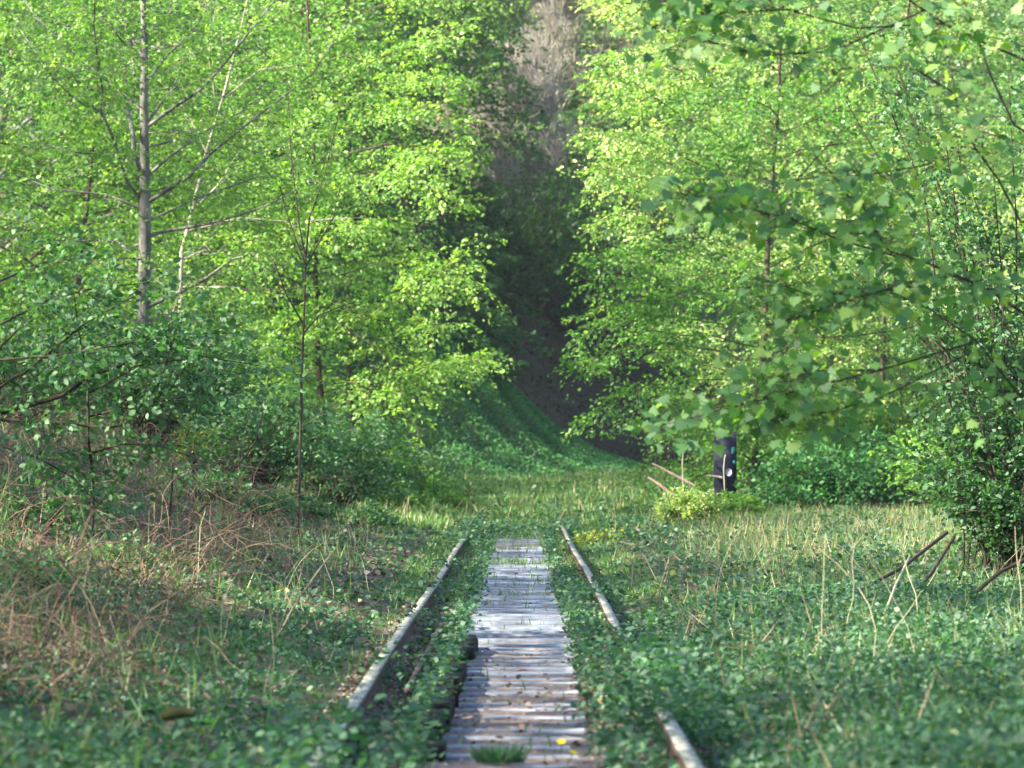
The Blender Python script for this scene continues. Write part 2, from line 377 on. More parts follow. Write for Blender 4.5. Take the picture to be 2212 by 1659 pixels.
def k_cover(x, y):
    out_r = sm(.55, 1.0, x) * np.where(y < 44, 1, .75); out_l = sm(-.95, -1.3, x)
    k = np.maximum(out_r * (.55 + .45 * patch(x, y, .5)), out_l * (.25 + .55 * patch(x, y, .7, 3) ** 1.3))
    onr = (np.abs(x - .65) < .28) & (y > 24.5) & (y < 35.5); k = np.where(onr, .9, np.where((np.abs(x - .65) < .09) & (y > 35.5) & (y < 88), .0, k))
    onr = (np.abs(x - .65) < .2) & ((y < 22) | ((y > 46) & (y < 50))); k = np.where(onr, .25, k)
    inl = (x > -.76) & (x < -.38) ; k = np.where(inl, .22 + .3 * (y < 30) * patch(x, y, 3), k)
    inr = (x > .32) & (x < .62); k = np.where(inr, .25 + .5 * sm(.32, .6, x) * patch(x, y, 2), k)
    onl = (x < -.7) & (x > -.95); k = np.where(onl, np.where(y < 27, .8, .1), k)
    return np.where(np.abs(x + .04) < .36, 0.0, k)
def h_cover(x, y):
    h = .06 + (.20 * sm(.7, 1.6, x)) * (.3 + 1.3 * patch(x, y, 1.4) ** 1.5) + .10 * sm(-1.0, -2.5, x) * (.3 + 2.2 * patch(x, y, .9, 2) ** 2)
    h = np.where((x > .45) & (x < .9) & (y < 36) & (y > 24.5), .17, h)
    h = np.where((x > .45) & (x < .95) & (y >= 36), .07, h)
    return np.where((x > -.95) & (x < .55), .045, h)
cover(90000, 16, 45, .036, h_cover, k_cover, pw=1.0)
cover(60000, 42, 110, .055, h_cover, lambda x, y: k_cover(x, y) * .8, tc=.55)
cover(16000, 100, 146, .08, lambda x, y: .22 + 0 * x, lambda x, y: .5 + 0 * x, tc=.6)
def weeds(xc, sx, y0, y1, n, size, hgt, tc=.45):
    x = rng.normal(xc, sx, n); y = rng.uniform(y0, y1, n); cl = patch(x, y, 2.3, 7) > .35; x, y = x[cl], y[cl]; n = len(x); a = rng.uniform(0, 6.28, n)
    lv.add(np.stack([x, y, np.maximum(gz(x, y), -.1) + hgt * rng.random(n)], 1), np.stack([np.cos(a), np.sin(a), rng.normal(0, .4, n)], 1), UP + rng.normal(0, .5, (n, 3)), size * rng.uniform(.5, 1.2, n), 1.25, np.clip(rng.normal(tc, .22, n), 0, 1))
weeds(.70, .15, 24.5, 35.5, 6500, .042, .22); weeds(.62, .13, 47, 50, 350, .05, .18); weeds(.66, .2, 17, 20.6, 250, .055, .12)
weeds(-.82, .13, 17, 24.5, 1200, .055, .22); weeds(-.80, .12, 47, 50.5, 300, .05, .18); weeds(-.80, .15, 75, 104, 2500, .06, .22, .6); weeds(.66, .15, 88, 114, 2200, .06, .2, .6); weeds(.66, .1, 72, 75, 150, .06, .18, .6)
weeds(-.80, .09, 31, 33.5, 160, .045, .16); weeds(-.80, .09, 39.5, 42, 170, .045, .16); weeds(-.80, .1, 57, 63, 260, .05, .16); weeds(.40, .05, 20, 90, 2600, .04, .10); weeds(-.45, .05, 20, 90, 2600, .04, .10); weeds(.47, .08, 17, 60, 2200, .045, .10); weeds(-.47, .07, 17, 60, 1500, .045, .09); weeds(-.1, .35, 86, 97, 1500, .06, .16, .6)
tag(link('ground_cover', lv.mesh('ground_cover'), M['cover']), 'low leafy weeds and ivy covering the ground beside the rails', 'weeds', kind='stuff')

# grass
BL = np.array([(0, .5, 0), (.5, .45, 0), (1, 0, 0), (.5, -.45, 0), (0, -.5, 0)])
gl = Leaves(BL)
def grass(n, y0, y1, hgt, keep, wd, tc, lean=.35, xr=None, store=None, wide=1.35):
    x, y = scatter(n, y0, y1, rng, xr, wide=wide); m = rng.random(n) < keep(x, y); x, y = x[m], y[m]; n = len(x)
    T = UP + rng.normal(0, lean, (n, 3)); Nn = rng.normal(0, 1, (n, 3)); Nn[:, 1] += -1
    L = hgt * rng.uniform(.4, 1.2, n)
    (store or gl).add(np.stack([x, y, gz(x, y) - .01], 1), T, Nn, L, wd / hgt, np.clip(rng.normal(tc, .2, n), 0, 1))
edge = lambda x, y: np.where(np.abs(x + .04) < .36, .02 + .3 * (patch(x, y, 2.1, 3) > .82), np.where(np.abs(x) < .62, .5 * patch(x, y, 2, 5), .5))
grass(16000, 17, 60, .09, edge, .008, .4, xr=(-1.1, 1.1))
grass(26000, 50, 100, .10, lambda x, y: np.where(np.abs(x + .04) < .33, .07 + .5 * sm(84, 92, y) + .6 * ((y > 66) & (y < 68.5)), .8), .012, .5, xr=(-1.3, 1.3))
grass(60000, 84, 150, .24, lambda x, y: .8 * sm(1.5, 2.6, np.abs(x)) + .9 * sm(88, 97, y), .018, .55)
grass(36000, 92, 160, .16, lambda x, y: 1.0 + 0 * x, .03, .45, xr=(-2.5, 4.5))
grass(34000, 30, 95, .28, lambda x, y: sm(1.3, 3, np.abs(x)) * .8 * patch(x, y, .6, 1), .012, .5)
grass(26000, 18, 48, .24, lambda x, y: np.where(x < 0, .3, 1) * sm(.9, 1.6, np.abs(x)) * (.25 + .75 * patch(x, y, 1.3, 9)), .009, .35, lean=.5)
grass(26000, 58, 104, .27, lambda x, y: sm(1.5, 3, x), .010, .7)
tag(link('grass', gl.mesh('grass'), M['grass']), 'green grass growing along the track and over its far end', 'grass', kind='stuff')

dl = Leaves(BL)
grass(7000, 19, 60, .34, lambda x, y: (x > 1.0) * .8, .006, .6, lean=.9, store=dl)
grass(22000, 19, 75, .30, lambda x, y: np.where(x < -1.4, .9 * sm(-1.3, -3, x) * (.3 + patch(x, y, .7, 4)), 0.06 * (x > 1)), .008, .35, lean=.8, store=dl)
grass(20000, 58, 104, .36, lambda x, y: np.where(x > 1.6, 1.0 * sm(1.5, 3, x), .45 * sm(-1.3, -3, x)), .006, .72, lean=.55, store=dl)
grass(5000, 95, 145, .38, lambda x, y: .6 + 0 * x, .012, .7, lean=.4, store=dl)
tag(link('dry_grass', dl.mesh('dry_grass'), M['dry']), 'dead brown and straw-coloured grass matted between the green weeds', 'dry grass', kind='stuff')

ll = Leaves(OVAL)
def litter(n, y0, y1, size, xr, keep, tc=.5):
    x, y = scatter(n, y0, y1, rng, xr); m = rng.random(n) < keep(x, y); x, y = x[m], y[m]; n = len(x)
    a = rng.uniform(0, 6.28, n)
    onb = np.abs(x + .04) < .42
    ll.add(np.stack([x, y, gz(x, y) + np.where(onb, rng.uniform(-.01, .02, n), rng.uniform(.0, .04, n))], 1), np.stack([np.cos(a), np.sin(a), rng.normal(.15, .3, n)], 1), UP + rng.normal(0, .5, (n, 3)), size * rng.uniform(.5, 1.3, n), 1.2, np.clip(rng.normal(tc, .25, n), 0, 1))
litter(24000, 17, 38, .032, (-1.0, .9), lambda x, y: np.where(np.abs(x + .04) < .36, .10, 1), .6)
litter(5000, 37, 75, .05, (-1.0, .9), lambda x, y: np.where(np.abs(x + .04) < .36, .07, 1), .6)
litter(14000, 17, 70, .06, (-7, -1.2), lambda x, y: .4 + .6 * patch(x, y, .6, 4), .4)
litter(7000, 17, 60, .05, (.9, 6), lambda x, y: .9 * patch(x, y, 1.1, 6) ** 2, .45)
litter(3000, 90, 100, .06, (1.8, 4.2), lambda x, y: 1 + 0 * x, .8)
tag(link('leaf_litter', ll.mesh('leaf_litter'), M['litter']), 'brown dead leaves strewn between the boards and rails', 'leaf litter', kind='stuff')

# ivy on the bank
iv = Leaves(OVAL)
n = 190000; x = rng.uniform(-14, 6, n); y = rng.uniform(144.5, 160.5, n)
edgek = sm(.0, .12, (ivy_h(x) * 1.0 - .45) / 6 * 3 + .2)
P = np.stack([x, y, ivyz(x, y) + rng.random(n) ** 2 * .22], 1)
a = rng.uniform(0, 6.28, n)
iv.add(P, np.stack([np.cos(a), np.sin(a) - .7, rng.normal(-.4, .4, n)], 1), np.array((0.1, -.8, .7)) + rng.normal(0, .4, (n, 3)), .075 * rng.uniform(.6, 1.3, n), 1.2, np.clip(rng.normal(.6, .2, n) + .25 * np.sin((x + (y - 145) * .55) * 3.4), 0, 1))
tag(link('ivy', iv.mesh('ivy'), M['ivy']), 'dark green ivy blanketing the bank at the end of the line', 'ivy', kind='stuff')
# litter & scrub on the brown slope
bs = Leaves(OVAL)
n = 26000; x = rng.uniform(-12, 12, n); y = rng.uniform(160, 192, n); a = rng.uniform(0, 6.28, n)
bs.add(np.stack([x, y, brownz(x, y) + rng.random(n) * .12], 1), np.stack([np.cos(a), np.sin(a), rng.normal(0, .4, n)], 1), np.array((0, -.6, .8)) + rng.normal(0, .4, (n, 3)), .11 * rng.uniform(.5, 1.3, n), 1.1, np.clip(rng.normal(.08, .15, n), 0, 1))
n = 60000; x = rng.normal(0, 3.2, n); y = rng.uniform(190, 300, n); a = rng.uniform(0, 6.28, n)
bs.add(np.stack([x, y, hillz(x, y) + rng.random(n) * .2], 1), np.stack([np.cos(a), np.sin(a), rng.normal(0, .4, n)], 1), np.array((0, -.6, .8)) + rng.normal(0, .4, (n, 3)), .18 * rng.uniform(.5, 1.3, n), 1.1, np.clip(rng.normal(.6, .2, n), 0, 1))
tag(link('fallen_leaves', bs.mesh('fallen_leaves'), M['russet']), 'russet fallen leaves on the slope above the ivy', 'fallen leaves', kind='stuff')

# ------------------------------------------------------------------ trees
def finish(name, label, cat, base, lv, tw, leafm, barkm, group=None, trunk='trunk', crown='crown'):
    root = thing(name, label, cat, base, group)
    if tw is not None: link(trunk, tw.mesh(trunk, True, base), barkm, root)
    if lv is not None and lv.V: link(crown, lv.mesh(crown, base), leafm, root)
    return root

def proc_tree(lv, tw, base, H, r, Rad, rng, nl=26, low=.15, K=26, leaf=.075, per_m=2.6, up=.25, droop=.25, sec=1.3, spray=.85, asym=(0, 0), tintc=None, twr=.007, veil=12):
    base = np.asarray(base, float)
    tr = curve(base - UP * .3, (0, 0, 1), H, rng, 10, .05); tw.tube(tr, [r * 1.25, r, r * .75, r * .3, .02], 9)
    for i in range(nl):
        f = low + (1 - low) * ((i + rng.random()) / nl); a = i * 2.399 + rng.normal(0, .3)
        p = np.array([np.interp(f, np.linspace(0, 1, 11), tr[:, k]) for k in range(3)])
        prof = (1 - ((f - .42) / .62) ** 2); prof = max(prof, .3)
        d = np.array((math.cos(a), math.sin(a), up + .5 * f))
        L = Rad * prof * rng.uniform(.75, 1.15) * (1 + asym[0] * math.cos(a) + asym[1] * math.sin(a))
        P = curve(p, d, L, rng, 6, .13, -.15)
        tw.tube(P, [r * .35 * (1 - .6 * f), .012], 5)
        tl = None if tintc is None else float(np.clip(tintc + rng.normal(0, .14), .1, .95))
        clothe(lv, tw, P, rng, per_m, sec, spray, K, leaf, .2, twr, droop, tintc=tl, tilt=.2)
    for i in range(veil):
        f = rng.uniform(.02, .6); p = np.array([np.interp(f, np.linspace(0, 1, 11), tr[:, k]) for k in range(3)])
        P = curve(p, (rng.uniform(-.7, .7), -1, .25), rng.uniform(1.2, 2.2), rng, 5, .1, -.2); tw.tube(P, [.01, .004], 4)
        clothe(lv, tw, P, rng, 3.5, .7, .6, K, leaf, .35, .004, droop, tintc=tintc)

def polyl(pts, D, rng, amp=.5, D1=None):
    n = len(pts); Ds = np.linspace(D, D if D1 is None else D1, n) + np.concatenate([[0], rng.normal(0, amp, n - 1)])
    P = np.array([at(px, py, d) for (px, py), d in zip(pts, Ds)])
    t = np.linspace(0, 1, n); tt = np.linspace(0, 1, (n - 1) * 3 + 1)
    return np.stack([np.interp(tt, t, P[:, k]) for k in range(3)], 1)

# -- main grey-barked tree on the left
rng = np.random.default_rng(21)
D0 = 80; m = D0 / F
lv = Leaves(OVAL); tw = Geo()
base = at(290, 1095, D0)
trunk = polyl([(290, 1110), (292, 980), (298, 845), (310, 690), (312, 620), (313, 440), (312, 364), (311, 280), (310, 200), (312, 100), (308, 0), (312, -160), (306, -400)], D0, rng, 0)
tw.tube(trunk, np.array([19, 18, 17, 16, 14, 12.5, 11, 9.5, 8.5, 7, 6, 4, 2]) * m, 12)
limbs = [
    ([(305, 377), (290, 337), (286, 286), (275, 236), (270, 168), (263, 115), (255, 40), (240, -60)], 8, 1.5),
    ([(305, 435), (273, 391), (249, 310), (216, 236), (221, 202), (209, 118), (202, 57), (204, 0), (200, -80)], 5, -3),
    ([(320, 435), (408, 381), (455, 330), (522, 276), (623, 199), (674, 158), (740, 60)], 6, -1.5),
    ([(320, 377), (371, 334), (438, 286), (540, 230), (620, 170)], 5, 1.5),
    ([(318, 272), (388, 222), (438, 189), (489, 131), (539, 67), (590, 3), (640, -80)], 6, -1),
    ([(318, 263), (345, 225), (367, 199), (400, 130)], 4, 1),
    ([(322, 509), (357, 499), (455, 482), (522, 462), (573, 445), (640, 410)], 6, -2),
    ([(318, 662), (404, 623), (448, 599), (500, 560), (560, 545)], 7, -2),
    ([(322, 692), (372, 686), (415, 684), (470, 700)], 5, 1),
    ([(216, 239), (162, 216), (111, 165), (88, 128), (40, 60)], 3, -3.5),
    ([(308, 450), (230, 420), (130, 410), (30, 395), (-40, 360)], 4, 1),
    ([(300, 345), (219, 334), (152, 327), (60, 300)], 5, 2),
    ([(300, 560), (250, 520), (160, 520), (70, 480), (-30, 470)], 5, 2),
    ([(290, 162), (280, 84), (266, 10), (250, -70)], 4, 1),
    ([(283, 111), (249, 71), (216, 10), (170, -70)], 3, -1),
    ([(312, 180), (360, 120), (420, 60), (470, -20)], 4, 1),
    ([(312, 130), (270, 60), (300, -60)], 4, 2),
    ([(312, 320), (420, 290), (560, 330), (700, 300)], 4, 4),
    ([(310, 240), (190, 140), (80, 40), (10, -60)], 4, 5),
    ([(313, 480), (420, 430), (560, 380), (720, 400)], 4, 5),
]
for pts, wpx, dd in limbs:
    P = polyl(pts, D0, rng, .35, D0 + dd); tw.tube(P, np.array([wpx, wpx * .75, wpx * .45, 1.5]) * m * .8, 6)
    clothe(lv, tw, P, rng, 4.6, .8, .6, 18, .065, .2, .005, .25, tintc=.6, tilt=.2)
for i in range(18):
    p = at(312 + rng.normal(0, 4), rng.uniform(-20, 780), D0); P = curve(p, (rng.uniform(-1.8, 1.8), -1, .2), rng.uniform(.8, 1.6), rng, 5, .12, -.1); tw.tube(P, [.009, .004], 4)
    clothe(lv, tw, P, rng, 3.5, .6, .5, 14, .065, .25, .004, .3, tintc=.55, tilt=.2)
finish('grey_barked_tree', 'tall tree with straight grey trunk and forked rising limbs on the left', 'tree', base, lv, tw, M['lime'], M['bark_grey'])

# -- pale sunlit double stem behind it
rng = np.random.default_rng(22); D1 = 98; m = D1 / F; lv = Leaves(OVAL); tw = Geo()
base = at(380, 1080, D1)
tw.tube(polyl([(380, 1085), (372, 880), (388, 740), (392, 545), (415, 455), (445, 330), (480, 215), (520, 60), (560, -120)], D1, rng, .1), np.array([6, 5, 4.2, 3, 1.5]) * m, 7)
for pts in ([(345, 720), (375, 670), (392, 610)], [(392, 560), (440, 540), (500, 552)], [(415, 455), (470, 400), (520, 320), (600, 210)], [(445, 330), (400, 230), (395, 120)], [(388, 640), (330, 600), (240, 560)],
            [(480, 215), (560, 150), (640, 140)], [(400, 500), (520, 470), (640, 480), (740, 470)], [(392, 620), (500, 620), (620, 640)], [(470, 250), (450, 120), (470, -20)], [(385, 760), (480, 740), (560, 760)]):
    P = polyl(pts, D1, rng, .5); tw.tube(P, np.array([2.2, .8]) * m, 5); clothe(lv, tw, P, rng, 3.2, 1.0, .7, 18, .07, .1, .005, .25, tintc=.7)
finish('pale_stemmed_tree', 'slender tree with a thin pale sunlit stem behind the grey trunk', 'tree', base, lv, tw, M['lime'], M['bark_pale'])

# -- beech left of the gap, tips reaching into it
rng = np.random.default_rng(23); D2 = 102; lv = Leaves(OVAL); tw = Geo()
base = at(700, 1070, D2); base[2] = gz(base[0], base[1])
proc_tree(lv, tw, base, 13, .05, 2.3, rng, nl=44, low=.05, K=30, leaf=.075, asym=(-.1, -.2), tintc=.55)
trk = base + UP * 2
for pts, dn in (([(720, 700), (850, 660), (960, 620), (1020, 570), (1052, 530)], 1.3), ([(720, 760), (860, 800), (960, 800), (1030, 790), (1090, 772)], 1.3), ([(740, 700), (850, 760), (890, 830), (905, 885)], 1),
                ([(720, 600), (830, 570), (930, 560), (1010, 600), (1060, 620)], 1.2), ([(720, 820), (800, 830), (850, 860), (885, 900)], .8), ([(720, 660), (830, 690), (930, 700), (1000, 700)], 1),
                ([(720, 480), (780, 500), (820, 490)], 1), ([(720, 400), (840, 370), (940, 390), (1000, 420)], 1), ([(720, 300), (850, 240), (960, 230), (1040, 260)], 1.2), ([(720, 180), (850, 120), (960, 90), (1020, 60)], 1.2),
                ([(720, 560), (620, 520), (560, 500)], .8), ([(720, 240), (800, 200), (900, 160), (1000, 170)], 1), ([(700, 90), (820, 20), (940, -30), (1010, -60)], 1), ([(720, 340), (860, 310), (960, 320), (1010, 350)], 1)):
    pts = [(px if px < 700 else 700 + (px - 700) * .85, py) for px, py in pts]; P = polyl(pts, D2 - 1, rng, .6, D2 - 5); tw.tube(P, [.012, .005], 5)
    clothe(lv, tw, P, rng, 4.5 * dn, .75, .5, 18, .075, .25, .005, .4, flatness=.15, tintc=.75, up=0, tilt=.2)
finish('beech_tree', 'beech whose bright leaf sprays reach into the dark gap from the left', 'tree', base, lv, tw, M['lime'], M['twig'])

# -- right side beeches
rng = np.random.default_rng(24); D3 = 104; lv = Leaves(OVAL); tw = Geo()
base = at(1620, 1060, D3); base[2] = gz(base[0], base[1])
proc_tree(lv, tw, base, 13, .05, 3.2, rng, nl=54, low=.04, K=30, leaf=.075, asym=(.1, -.2), tintc=.5)
for pts in ([(1560, 760), (1420, 740), (1300, 760), (1215, 790)], [(1560, 820), (1440, 820), (1330, 850), (1250, 890)], [(1560, 660), (1420, 620), (1300, 590), (1225, 600)], [(1560, 700), (1400, 680), (1280, 690), (1190, 740)],
            [(1560, 560), (1440, 500), (1340, 450), (1270, 470)], [(1560, 380), (1440, 330), (1330, 300), (1245, 290)], [(1560, 300), (1440, 240), (1340, 180), (1250, 170)], [(1560, 200), (1450, 150), (1360, 120), (1290, 110)],
            [(1560, 440), (1440, 400), (1340, 380), (1270, 400)], [(1560, 520), (1440, 540), (1330, 540), (1260, 560)], [(1560, 880), (1480, 880), (1400, 900), (1345, 910)], [(1560, 100), (1450, 60), (1350, 20), (1280, -20)],
            [(1560, 250), (1420, 260), (1320, 350), (1280, 370)], [(1580, 840), (1520, 900), (1450, 930)], [(1560, 140), (1420, 190), (1330, 230), (1290, 240)], [(1560, 610), (1430, 650), (1320, 650), (1240, 670)]):
    pts = [(1580 - (1580 - px) * .87, py) for px, py in pts]; P = polyl(pts, D3 - 1, rng, .7, D3 - 4); tw.tube(P, [.012, .005], 5)
    clothe(lv, tw, P, rng, 5, .75, .55, 18, .075, .15, .005, .35, flatness=.15, tintc=(.78 if pts[-1][1] < 480 else .5), up=0, tilt=.2)  # upper sprays tinted lighter, sun highlights put into the colour
finish('beech_tree', 'broad beech with layered sprays forming the right edge of the dark gap', 'tree', base, lv, tw, M['highlit'], M['twig'])

def simple_tree(seed, px, D, H, Rad, label, leafm='beech', barkm='twig', name='broadleaf_tree', **kw):
    rng = np.random.default_rng(seed); lv = Leaves(RHOMB); tw = Geo()
    b = at(px, 1000, D); b[2] = gz(b[0], b[1]) if D < 145 else max(gz(b[0], min(b[1], 150)), 0)
    kw.setdefault('tintc', .5); kw.setdefault('per_m', 2.2); kw.setdefault('droop', .38)
    proc_tree(lv, tw, b, H, .05, Rad, rng, **kw)
    return finish(name, label, 'tree', b, lv, tw, M[leafm], M[barkm])
simple_tree(31, -60, 118, 16, 5, 'dense leafy tree filling the top left corner', nl=54, low=.05, leaf=.085, K=32)
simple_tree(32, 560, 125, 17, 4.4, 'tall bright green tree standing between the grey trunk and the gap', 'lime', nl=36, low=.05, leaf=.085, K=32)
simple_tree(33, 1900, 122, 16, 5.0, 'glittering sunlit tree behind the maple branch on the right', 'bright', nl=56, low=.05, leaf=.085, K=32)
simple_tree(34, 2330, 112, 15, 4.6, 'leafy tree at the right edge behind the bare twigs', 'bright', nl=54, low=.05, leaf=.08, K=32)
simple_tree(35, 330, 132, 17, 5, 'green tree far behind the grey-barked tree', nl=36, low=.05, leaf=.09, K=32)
simple_tree(38, 130, 108, 15, 4.2, 'lighter green tree just left of the grey trunk', 'lime', nl=50, low=.05, leaf=.08, K=30)
simple_tree(39, 760, 134, 14, 2.3, 'narrower tree directly left of the gap behind the beech sprays', nl=34, low=.05, leaf=.085, K=30)
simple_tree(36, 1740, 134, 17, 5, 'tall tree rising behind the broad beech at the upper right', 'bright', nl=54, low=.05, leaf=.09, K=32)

# -- shade giving trees left of the view
def share(src, loc, rot, s, label, group):
    r = src.copy(); COL.objects.link(r); r.location = loc; r.rotation_euler = (0, 0, rot); r.scale = (s, s, s); tag(r, label, group=group)
    for ch in src.children:
        c = ch.copy(); COL.objects.link(c); c.parent = r
    return r
rng = np.random.default_rng(37); lv = Leaves(RHOMB); tw = Geo()
b0 = np.array((-11.5, 24.0, 0.4)); proc_tree(lv, tw, b0, 12.5, .22, 6, rng, nl=50, low=.04, K=24, leaf=.12, per_m=1.8, sec=1.8, spray=1.2)
src = finish('shade_tree', 'spreading tree left of the track throwing shade over the boards', 'tree', b0, lv, tw, M['beech'], M['bark_grey'], group='shade trees beside the line')
for i, (x, y, s) in enumerate(((-11, 4, .95), (-11, 14, .9), (-11, 34, .9), (-12, 43, .85), (-16, 48, 1.1), (-14, 57, .85), (-14, 68, .85), (-19, 14, 1.0), (-20, 28, 1.0), (-20, 76, 1.15), (-19, 86, 1.15), (-20, 97, 1.1), (-19, 108, 1.1), (-21, 48, 1.2), (-22, 62, 1.2), (-17, 126, 1.1), (-13, 136, 1.1), (-12, 145, 1.0), (-9, 152, .8), (-8, 158, .8), (-17, 160, 1.2))):
    share(src, (x, y, float(gz(x, y) if y < 146 else ivyz(x, y))), i * 1.3, s, 'spreading tree left of the track throwing shade over the boards', 'shade trees beside the line')

# -- far wood
rng = np.random.default_rng(41); fl = Leaves(RHOMB)
def crown_blob(c, rad, h, n, size, tc):
    d = norm(rng.normal(0, 1, (n // 24, 3))); d[:, 2] = np.abs(d[:, 2]) * 1.1 - .25
    P = c + d * np.array((rad, rad, h)) * rng.uniform(.55, 1.0, (len(d), 1))
    sprays(fl, None, P, d * (1, 1, .3) + rng.normal(0, .3, d.shape), rad * .30, rng, 24, size, droop=.3, tintc=tc)
for i in range(120):
    D = rng.uniform(165, 270); px = rng.choice([rng.uniform(-300, 960), rng.uniform(1290, 2500)], p=[.5, .5])
    x = (px - 1126) / F * D; z = (brownz(x, D) if D < 190 else hillz(x, D))
    crown_blob(np.array((x, D, z + rng.uniform(3, 5.5))), rng.uniform(2.6, 4.2), rng.uniform(3, 5), 6500, .15, rng.uniform(.3, .8))
tag(link('far_wood', fl.mesh('far_wood'), M['far']), 'distant green wood covering the hillside behind the trees', 'wood', kind='stuff')
fl = Leaves(RHOMB); rng = np.random.default_rng(43)
def slope_at(px, py):
    D = np.arange(158, 340, .5); x = (px - 1126) / F * D; zl = EYE - (py - 979) / F * D
    zs = np.where(D < 160, ivyz(x, D), np.where(D < 190, brownz(x, D), hillz(x, D))); k = np.argmax(zs >= zl); return D[k]
for k in range(230):
    py = rng.uniform(60, 800); px = 1125 + rng.uniform(-1, 1) * 150; D = slope_at(px, py) - rng.uniform(.3, 1.5)
    if 620 < py < 720 and rng.random() < .6 or py > 700 and px > 1100: continue
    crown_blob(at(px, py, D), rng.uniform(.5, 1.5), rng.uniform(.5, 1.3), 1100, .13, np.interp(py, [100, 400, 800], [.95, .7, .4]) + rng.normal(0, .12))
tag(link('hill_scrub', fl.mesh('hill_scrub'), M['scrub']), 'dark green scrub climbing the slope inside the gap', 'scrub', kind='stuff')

# -- bare trees on the far hill in the gap
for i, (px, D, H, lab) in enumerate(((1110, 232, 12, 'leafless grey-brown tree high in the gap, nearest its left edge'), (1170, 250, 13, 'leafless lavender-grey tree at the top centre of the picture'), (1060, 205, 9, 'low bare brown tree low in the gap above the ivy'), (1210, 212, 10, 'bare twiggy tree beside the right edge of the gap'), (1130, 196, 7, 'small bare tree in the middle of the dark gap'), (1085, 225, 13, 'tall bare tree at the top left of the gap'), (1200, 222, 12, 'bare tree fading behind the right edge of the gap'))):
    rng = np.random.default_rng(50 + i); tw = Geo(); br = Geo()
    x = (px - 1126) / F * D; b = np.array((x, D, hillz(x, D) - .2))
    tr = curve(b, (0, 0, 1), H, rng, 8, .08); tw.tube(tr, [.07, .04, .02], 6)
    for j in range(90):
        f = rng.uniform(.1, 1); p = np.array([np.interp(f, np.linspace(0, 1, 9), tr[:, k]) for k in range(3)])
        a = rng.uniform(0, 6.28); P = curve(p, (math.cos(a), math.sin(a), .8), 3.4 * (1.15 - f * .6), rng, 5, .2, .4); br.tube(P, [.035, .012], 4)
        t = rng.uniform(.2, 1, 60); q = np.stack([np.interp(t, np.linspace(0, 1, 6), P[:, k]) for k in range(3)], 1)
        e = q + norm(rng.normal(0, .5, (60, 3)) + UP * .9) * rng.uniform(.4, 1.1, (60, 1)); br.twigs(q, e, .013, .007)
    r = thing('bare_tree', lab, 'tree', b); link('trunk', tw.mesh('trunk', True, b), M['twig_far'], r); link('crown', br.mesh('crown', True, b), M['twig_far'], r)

# grey leaning stems at the foot of the dark slope
tw = Geo(); rng = np.random.default_rng(60); b = at(1090, 830, 164)
for dx, ex in ((-8, 5), (0, 22), (6, 45), (-2, -14), (4, 30)):
    P = polyl([(1085 + dx, 838), (1092 + dx + ex * .2, 780), (1098 + dx + ex * .7, 735)], 164, rng, .2); tw.tube(P, [.05, .02], 5)
r = thing('leaning_shrub', 'clump of thin grey stems leaning on the dark slope above the ivy', 'shrub', b); link('stem', tw.mesh('stem', True, b), M['twig'], r)

# ------------------------------------------------------------------ shrubs and foreground trees
def shrub(name, label, cat, px, D, rad, h, leafm, seed, n=60, leaf=.07, K=16, barkm='twig', tintc=.5, spray=.4, outline=OVAL, lift=.0):
    rng = np.random.default_rng(seed); lv = Leaves(outline); tw = Geo()
    x = (px - 1126) / F * D; b = np.array((x, D, float(gz(x, D)) + lift))
    for i in range(n):
        a = rng.uniform(0, 6.28); rr = rad * math.sqrt(rng.random()); e = b + np.array((math.cos(a) * rr, math.sin(a) * rr, h * rng.uniform(.35, 1.0) * (1 - .35 * (rr / rad) ** 2)))
        s0 = b + np.array((rng.normal(0, rad * .12), rng.normal(0, rad * .12), 0)); mid = (s0 + e) / 2 + np.array((0, 0, .12 * h))
        P = np.array([s0, mid, e]); tw.tube(P, [.010, .004], 4)
        q = np.array([mid, (mid + e) / 2, e]); d = norm(np.tile(e - s0, (3, 1)) * (1, 1, .4) + rng.normal(0, .3 * rad, (3, 3)))
        sprays(lv, tw, q, d, spray, rng, K, leaf, tintc=tintc, twr=.003, flat=.12)
    return finish(name, label, cat, b, lv, tw, M[leafm], M[barkm], trunk='stem', crown='foliage')

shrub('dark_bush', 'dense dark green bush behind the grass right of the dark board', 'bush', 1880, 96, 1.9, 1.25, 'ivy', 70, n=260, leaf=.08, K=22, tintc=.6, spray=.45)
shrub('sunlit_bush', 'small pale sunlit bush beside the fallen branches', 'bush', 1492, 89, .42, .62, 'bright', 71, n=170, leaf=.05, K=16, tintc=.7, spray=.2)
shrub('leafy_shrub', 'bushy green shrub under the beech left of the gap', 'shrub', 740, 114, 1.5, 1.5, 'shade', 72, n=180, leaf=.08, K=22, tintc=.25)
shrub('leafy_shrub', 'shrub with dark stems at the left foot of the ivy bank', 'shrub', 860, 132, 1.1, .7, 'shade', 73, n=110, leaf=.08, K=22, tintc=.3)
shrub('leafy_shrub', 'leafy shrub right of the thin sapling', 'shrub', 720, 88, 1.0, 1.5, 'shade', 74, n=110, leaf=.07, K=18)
shrub('leafy_shrub', 'low green shrub left of the thin sapling', 'shrub', 540, 78, 1.2, 1.5, 'shade', 75, n=120, leaf=.07, K=18)
shrub('yellow_bush', 'small yellow-green bush low among the left shrubs', 'bush', 415, 70, .28, .75, 'yellow', 76, n=20, leaf=.05, K=9, tintc=.3, spray=.2)
shrub('leafy_shrub', 'shadowy shrub between the grey trunk and the yellow bush', 'shrub', 330, 74, 1.3, 1.9, 'shade', 77, n=150, leaf=.07, K=18)
